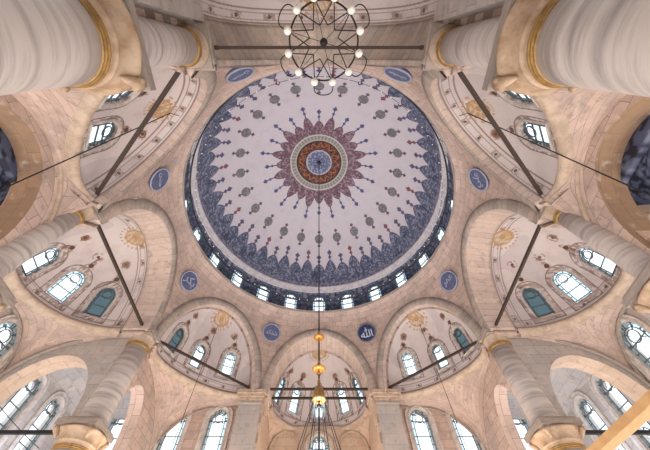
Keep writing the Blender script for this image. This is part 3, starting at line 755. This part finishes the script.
def bay_vault(name, k, ap0, d, pts, hf, mat, label, n=120, m=18):
    A = base_curve(k, ap0, d, n); B = poly_resample(pts, n, hf)
    if np.linalg.norm(A[0] - B[0]) > np.linalg.norm(A[-1] - B[0]): B = B[::-1]
    t = np.linspace(0, 1, m)[None, :, None]
    w = 1 - np.cos(t * PI / 2); wz = np.sin(t * PI / 2)
    P = np.empty((n, m, 3)); P[..., :2] = B[:, None, :2] + (A - B)[:, None, :2] * w; P[..., 2:] = B[:, None, 2:] + (A - B)[:, None, 2:] * wz
    o = surf(name, P, mat, None, (G(k, 0, 5, 0)), arc_uv(P), thick=.2); tag(o, label, 'vault', kind='structure'); return o
for sx, w_, k3, k4, k5 in ((-1, 'left', 3, 4, 5), (1, 'right', 1, 0, 7)):
    Y0, Y1 = 5.45, 12.45
    hf = lambda x, y: np.where(np.abs(x) > XW - .06, 7.2 + 2.75 * q_ell(((y - CY) / 3.55) ** 2), 7.2 + 2.75 * q_ell((np.abs(x) - 9.7) / 4.95))
    bay_vault('ceiling_aisle_' + w_, k4, *DEEP, [(sx * 9.7, Y1), (sx * (XW - .03), Y1), (sx * (XW - .03), Y0), (sx * 9.7, Y0)], hf, 'stone', 'pinkish stone vault below the %s half dome, sloping to the side wall' % w_)
    hf = lambda x, y: np.where(y > YQ - .08, 6.4 + 3.3 * q_ell((np.abs(x) - 6.2).clip(0) / 3.1), 6.4 + 3.4 * q_ell((y - 13.4).clip(0) / 5.1))
    bay_vault('ceiling_corner_' + w_, k3, *SHAL, [(sx * 9.18, 12.9), (sx * 9.18, YQ - .03), (sx * 4.3, YQ - .03)], hf, 'stone', 'peach stone vault under the small half dome %s of the mihrab' % w_)
    hf = lambda x, y: np.where(np.abs(x) > 9.2, 6.6 + 3.3 * q_ell((y - 2.35) / 2.75), 6.6 + 3.3 * q_ell((np.abs(x) - 6.5) / 2.8))
    bay_vault('ceiling_rear_corner_' + w_, k5, *SHAL, [(sx * 9.24, 4.9), (sx * 9.24, -.04), (sx * 4.2, -.04)], hf, 'stone', 'tan stone vault beside the huge upper %s column' % w_)
    # archivolts: thin raised mouldings on the vaults
    mb = MB(); ptsA = [(sx * 9.2, 2.35 + 2.9 * math.cos(a_), 6.9 + 3.15 * math.sin(a_) + EYE) for a_ in np.linspace(.15, PI - .15, 30)]
    mb.tube(ptsA, .09, 6); o = mb.build('trim_rear_arch_' + w_, 'marble_pale'); tag(o, 'thin stone moulding over the brown arch at the %s edge' % w_, 'trim', kind='structure')
    mb = MB(); pts_ = [(sx * (9.75 + 4.8 * t_), 12.42, 7.2 + 2.95 * float(q_ell(t_)) + EYE) for t_ in np.linspace(0, .999, 30)]
    mb.tube(pts_, .11, 6); o = mb.build('trim_aisle_arch_' + w_, 'marble_slab'); tag(o, 'grey stone moulding running above the peach aisle arch on the %s' % w_, 'trim', kind='structure')
    mb = MB(); pts_ = [(sx * (XW - .08), CY + 3.5 * a_, 7.2 + 2.7 * float(q_ell(a_ * a_)) + EYE) for a_ in np.linspace(-.99, .99, 50)]
    mb.tube(pts_, .1, 6); o = mb.build('trim_side_wall_' + w_, 'marble_slab'); tag(o, 'stone moulding arching over the side wall windows on the %s' % w_, 'trim', kind='structure')
    # front wall relieving arch
    mb = MB(); pts_ = [(sx * x_, YQ - .06, 6.4 + 3.25 * float(q_ell(max(0, x_ - 6.2) / 3.05)) + EYE) for x_ in np.linspace(9.2, 4.9, 36)]
    mb.tube(pts_, .07, 6); o = mb.build('trim_front_arch_' + w_, 'marble_slab'); tag(o, 'shallow stone arch line over the front windows %s of the mihrab' % w_, 'trim', kind='structure')
    # corner bay ceiling and rear bay dome
    def cap(name, cx_, cy_, r, h, rise_, mat, label, paint=False):
        A_, E_ = np.broadcast_arrays(np.linspace(0, 2 * PI, 160, endpoint=False)[:, None], np.linspace(0, PI / 2 * .995, 50)[None])
        sqx = 1 / np.maximum(np.abs(np.cos(A_)), np.abs(np.sin(A_)))
        f = 1 + (np.minimum(sqx, 1.36) - 1) * np.clip(1 - E_ / 1.0, 0, 1) ** 1.2
        P = np.stack([cx_ + r * f * np.cos(A_) * np.cos(E_), cy_ + r * f * np.sin(A_) * np.cos(E_), h + rise_ * np.sin(E_) + EYE], -1)
        C = None
        if paint:
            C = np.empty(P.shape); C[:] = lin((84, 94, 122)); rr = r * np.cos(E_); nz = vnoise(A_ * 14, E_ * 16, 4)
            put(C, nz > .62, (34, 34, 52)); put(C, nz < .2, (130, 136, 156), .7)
            put(C, np.abs(E_ - .5 - .1 * np.sin(A_ * 12)) < .05, (30, 28, 44))
        o = surf(name, P, mat, None, (cx_, cy_, 0), arc_uv(P) if C is None else None, C, wrap=True, thick=.2); tag(o, label, 'vault', kind='structure')
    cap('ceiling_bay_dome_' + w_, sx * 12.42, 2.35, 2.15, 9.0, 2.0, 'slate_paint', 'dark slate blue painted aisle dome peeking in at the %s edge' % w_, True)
    cap('ceiling_bay_corner_' + w_, sx * 12.22, 15.9, 2.45, 9.0, 1.5, 'stone_grey', 'bluish stone vault seen through the peach aisle arch on the %s' % w_)

fl = MB().box(-XW, XW, -8, -.9, -.12, 0).build('floor', 'carpet', None); tag(fl, 'dark red carpeted floor at the rear only, unseen, added to block light from below', 'floor', kind='structure')  # out of view; added to cut the light rising behind the columns
o, _ = wall_panel('wall_rear', (-XW, -8), (XW, -8), -EYE, 11, [], (0, 8, 4), 'plain stone rear wall of the hall, unseen, added to shade the huge columns', 'stone', .5, .4)  # out of view; added to stop light flooding in from behind
# ------------------------------------------------------------------ mihrab piers and apse
for sx, w_ in ((-1, 'left'), (1, 'right')):
    x0, x1 = sorted((sx * 3.42, sx * 4.75)); z = lambda h: h + EYE
    p = MB().box(x0, x1, 17.7, YQ + .1, 0, z(9.72)).build('mihrab_pier', 'stone_grey', None, loc=np.array([(x0 + x1) / 2, 17.9, 0]), uvf=wuv)
    WM[p.name] = Matrix.Translation(((x0 + x1) / 2, 17.9, 0)); tag(p, 'square pink grey stone pier %s of the mihrab, with stepped cornice' % w_, 'pier', 'piers either side of the mihrab')
    m = MB(); m.box(x0 - .04, x1 + .04, 17.66, YQ + .1, z(9.5), z(9.56)); m.box(x0 - .05, x1 + .05, 17.64, YQ + .1, z(9.72), z(9.86)); m.box(x0 - .13, x1 + .13, 17.54, YQ + .1, z(9.86), z(10.02)); m.box(x0 - .2, x1 + .2, 17.46, YQ + .1, z(10.02), z(10.24))
    m.build('cornice', 'marble_pale', p)
    o, _ = wall_panel('wall_apse_' + w_, (sx * 3.3, YQ - .7), (sx * 3.3, 21.8), -EYE, 10.2, [], (0, 19.5, 4), 'peach side wall of the mihrab niche on the %s' % w_, 'stone_warm', .5)
o, ws = wall_panel('wall_apse', (-3.3, 21.75), (3.3, 21.75), -EYE, 10.2, [(3.3, 8.15, 1.2, 2.9, 'white')], (0, 18, 4), 'peach end wall of the mihrab niche with one arched window', 'stone_warm')
lab(ws, ['single arched window at the bottom edge below the mihrab half dome'])
# vault between the mihrab half dome and the niche walls
hf = lambda x, y: np.where(y > 21.6, 8.5 + 1.3 * np.abs(np.cos(x / 3.3 * 1.5 * PI)) ** .5 * 1.0, 8.5 + 1.3 * np.abs(np.sin((y - 18.4).clip(0) / 3.3 * PI)) ** .5)
bay_vault('ceiling_apse', 2, 10.1, 3.2, [(3.24, 18.1), (3.24, 21.68), (-3.24, 21.68), (-3.24, 18.1)], hf, 'stone_warm', 'peach vault under the mihrab half dome rising in three small arches')
for cx_, nm in ((-2.2, 'left'), (0, 'middle'), (2.2, 'right')):
    mb = MB().tube([(cx_ + .98 * math.cos(a_), 21.62, 8.6 + 1.2 * math.sin(a_) + EYE) for a_ in np.linspace(0, PI, 24)], .06, 6)
    o = mb.build('trim_apse_' + nm, 'marble_pale'); tag(o, 'small %s stone arch moulding on the mihrab niche end wall' % nm, 'trim', kind='structure')

# ------------------------------------------------------------------ star chandelier near the zenith
def star_chandelier():
    c = Vector((.09, -.27, 6.5 + EYE)); R = .70
    root = empty('star_chandelier', c, 'black iron twelve-point star chandelier with round white bulbs, near the top', 'chandelier')
    MB().tube([(c.x + R * .93 * math.cos(2 * PI * k / 64), c.y + R * .93 * math.sin(2 * PI * k / 64), c.z) for k in range(64)], .018, 6, True).build('ring', 'iron', root, smooth=True)
    ang = [math.radians(15 + 30 * k) for k in range(12)]
    tips = [Vector((c.x + R * math.cos(a), c.y + R * math.sin(a), c.z)) for a in ang]
    inn = [Vector((c.x + R * .40 * math.cos(a), c.y + R * .40 * math.sin(a), c.z + .02)) for a in ang]
    mb = MB()
    for k in range(12):
        mb.tube([tips[k - 1], inn[k]], .011, 5); mb.tube([inn[k], tips[(k + 1) % 12]], .011, 5)
    mb.build('star_frame', 'iron', root)
    for k in range(0, 12, 2): MB().tube([(c.x, c.y, c.z + .05), tips[k]], .005, 5).build('spoke', 'iron', root)
    for a, b in ((0, 1), (2, 3), (4, 5), (6, 7), (8, 9), (10, 11)):
        am = (ang[a] + ang[b]) / 2; p = tips[a]; q = tips[b]
        o = Vector((math.cos(am), math.sin(am), 0)) * .24; t = Vector((-math.sin(am), math.cos(am), 0)) * .1
        pts = []
        for i in range(13):
            s = i / 12; base = p.lerp(q, s); pts.append(base + o * math.sin(PI * s) ** .8 + (t * math.sin(2 * PI * s) * -.8) + Vector((0, 0, -.05 * math.sin(PI * s))))
        MB().tube(pts, .011, 5).build('loop', 'iron', root, smooth=True)
    MB().lathe([(.01, c.z - .09), (.045, c.z - .07), (.075, c.z - .02), (.07, c.z + .04), (.03, c.z + .1), (.03, c.z + .3)], (c.x, c.y), 20).build('hub', 'iron', root, smooth=True)
    for k, p in enumerate(tips):
        b = MB().sphere((p.x, p.y, p.z - .06), .074, 14, 10, 1.15).build('bulb', 'bulb', root, smooth=True)
        WM[b.name] = Matrix.Translation(c)
        MB().lathe([(.02, p.z - .01), (.036, p.z), (.036, p.z + .035), (.015, p.z + .06)], (p.x, p.y), 12).build('socket', 'brass', b, smooth=True)
    # hanging rod up to the tie rod
    MB().tube([(c.x, c.y, c.z + .28), (c.x, c.y - .05, 10.38 + EYE)], .012, 6).build('hanging_rod', 'iron', root)
star_chandelier()

# ------------------------------------------------------------------ long chain from the dome crown with its gilt pieces and the low ring lamp
def hanging_chandelier():
    z = lambda h: h + EYE; X, Y = 0, CY
    root = empty('ring_chandelier', (X, Y, z(0.4)), 'chandelier on a long cable from the dome crown, gilt discs and brass bell', 'chandelier')
    MB().tube([(X, Y, z(27.85)), (X, Y, z(.6))], .026, 6).build('cable', 'black', root)
    MB().lathe([(.02, z(27.6)), (.12, z(27.62)), (.2, z(27.85))], (X, Y), 16).build('ceiling_hook', 'black', root)
    for h, r in ((7.15, .2), (5.9, .23)):
        MB().lathe([(.02, z(h - .07)), (r * .55, z(h - .05)), (r, z(h)), (r * .9, z(h + .03)), (r * .35, z(h + .09)), (.05, z(h + .2)), (.02, z(h + .28))], (X, Y), 24).build('gilt_disc', 'brass', root, smooth=True)
        MB().lathe([(.02, z(h - .2)), (.05, z(h - .16)), (.03, z(h - .07)), (.02, z(h - .06))], (X, Y), 12).build('finial', 'brass', root, smooth=True)
    MB().lathe([(.19, z(4.86)), (.2, z(4.92)), (.19, z(5.02)), (.17, z(5.12)), (.11, z(5.26)), (.05, z(5.34)), (.03, z(5.42)), (.05, z(5.48)), (.02, z(5.56))], (X, Y), 24).build('brass_bell', 'gold', root, smooth=True)
    MB().sphere((X, Y, z(4.72)), .07, 14, 10).build('ball', 'iron', root, smooth=True)
    for k in range(8):
        a = 2 * PI * (k + .5) / 8; MB().tube([(X + .16 * math.cos(a), Y + .16 * math.sin(a), z(4.9)), (X + 1.6 * math.cos(a), Y + 1.6 * math.sin(a), z(.42))], .011, 5).build('stay_cable', 'black', root)
    MB().tube([(X + 1.6 * math.cos(2 * PI * k / 48), Y + 1.6 * math.sin(2 * PI * k / 48), z(.4)) for k in range(48)], .035, 8, True).build('ring', 'iron', root, smooth=True)
    for k in range(16):
        a = 2 * PI * k / 16; x, y = X + 1.6 * math.cos(a), Y + 1.6 * math.sin(a)
        MB().lathe([(.03, z(.18)), (.07, z(.24)), (.08, z(.32)), (.05, z(.38))], (x, y), 12).build('lamp_glass', 'bulb', root, smooth=True)
hanging_chandelier()

# ------------------------------------------------------------------ thin cables and wires
def cable(name, pts, r, label, group=None):
    o = MB().tube([(p[0], p[1], p[2] + EYE) for p in pts], r, 5).build(name, 'black', None, loc=np.array([pts[0][0], pts[0][1], pts[0][2] + EYE]))
    tag(o, label, 'cable', group); return o
def sag(p, q, s, n=16):
    return [tuple(np.array(p) * (1 - t) + np.array(q) * t - np.array([0, 0, s * 4 * t * (1 - t)])) for t in np.linspace(0, 1, n)]
for sx, w_ in ((-1, 'left'), (1, 'right')):
    k3 = 3 if sx < 0 else 1
    p = G(k3, 0, 9.5 + .35, H0 + 3.9) - np.array([0, 0, EYE])
    cable('hanging_cable', [tuple(p), (p[0], p[1], .5)], .014, 'thin cable hanging from the crown of the small half dome %s of the mihrab' % w_)
    k5 = 5 if sx < 0 else 7; p = G(k5, 0, 9.6, H0 + 3.85) - np.array([0, 0, EYE])
    cable('stay_wire', sag(p, (sx * 10.3, 3.78, 5.2), .0), .022, 'dark wire running from the upper %s half dome crown past its window to the edge' % w_)
    a = PI / 4 * k5
    cable('stay_wire', sag(p, (8.61 * math.cos(a), CY + 8.61 * math.sin(a), 16.5), .35), .014, 'thin sagging wire from the upper %s half dome up to the dome rim' % w_)
    cable('aisle_wire', sag((sx * 14.5, 11.6, 7.4), (sx * 12.6, 15.2, 6.2), .1), .014, 'thin wire slanting over the %s aisle windows' % w_)

# pale wooden beam at the lower right
def beam():
    h = 4.2; p, q = Vector((8.52, 12.6, h + EYE)), Vector((8.82, 4.9, h + EYE))
    d = (q - p).normalized(); sd = Vector((-d.y, d.x, 0)) * .19; u = Vector((0, 0, .12))
    mb = MB(); ring = [(-sd * .9 - u), (sd * .9 - u), (sd - u * .8), (sd + u), (-sd + u), (-sd - u * .8)]
    mb.add([a + o for a in (p, q) for o in ring], [tuple(range(6))[::-1], tuple(range(6, 12))] + [(i, (i + 1) % 6, 6 + (i + 1) % 6, 6 + i) for i in range(6)])
    o = mb.build('wooden_beam', 'wood', None, loc=np.array(p)); WM[o.name] = Matrix.Translation(p)
    tag(o, 'pale golden wooden beam slanting across the lower right corner', 'beam', kind='thing')
beam()
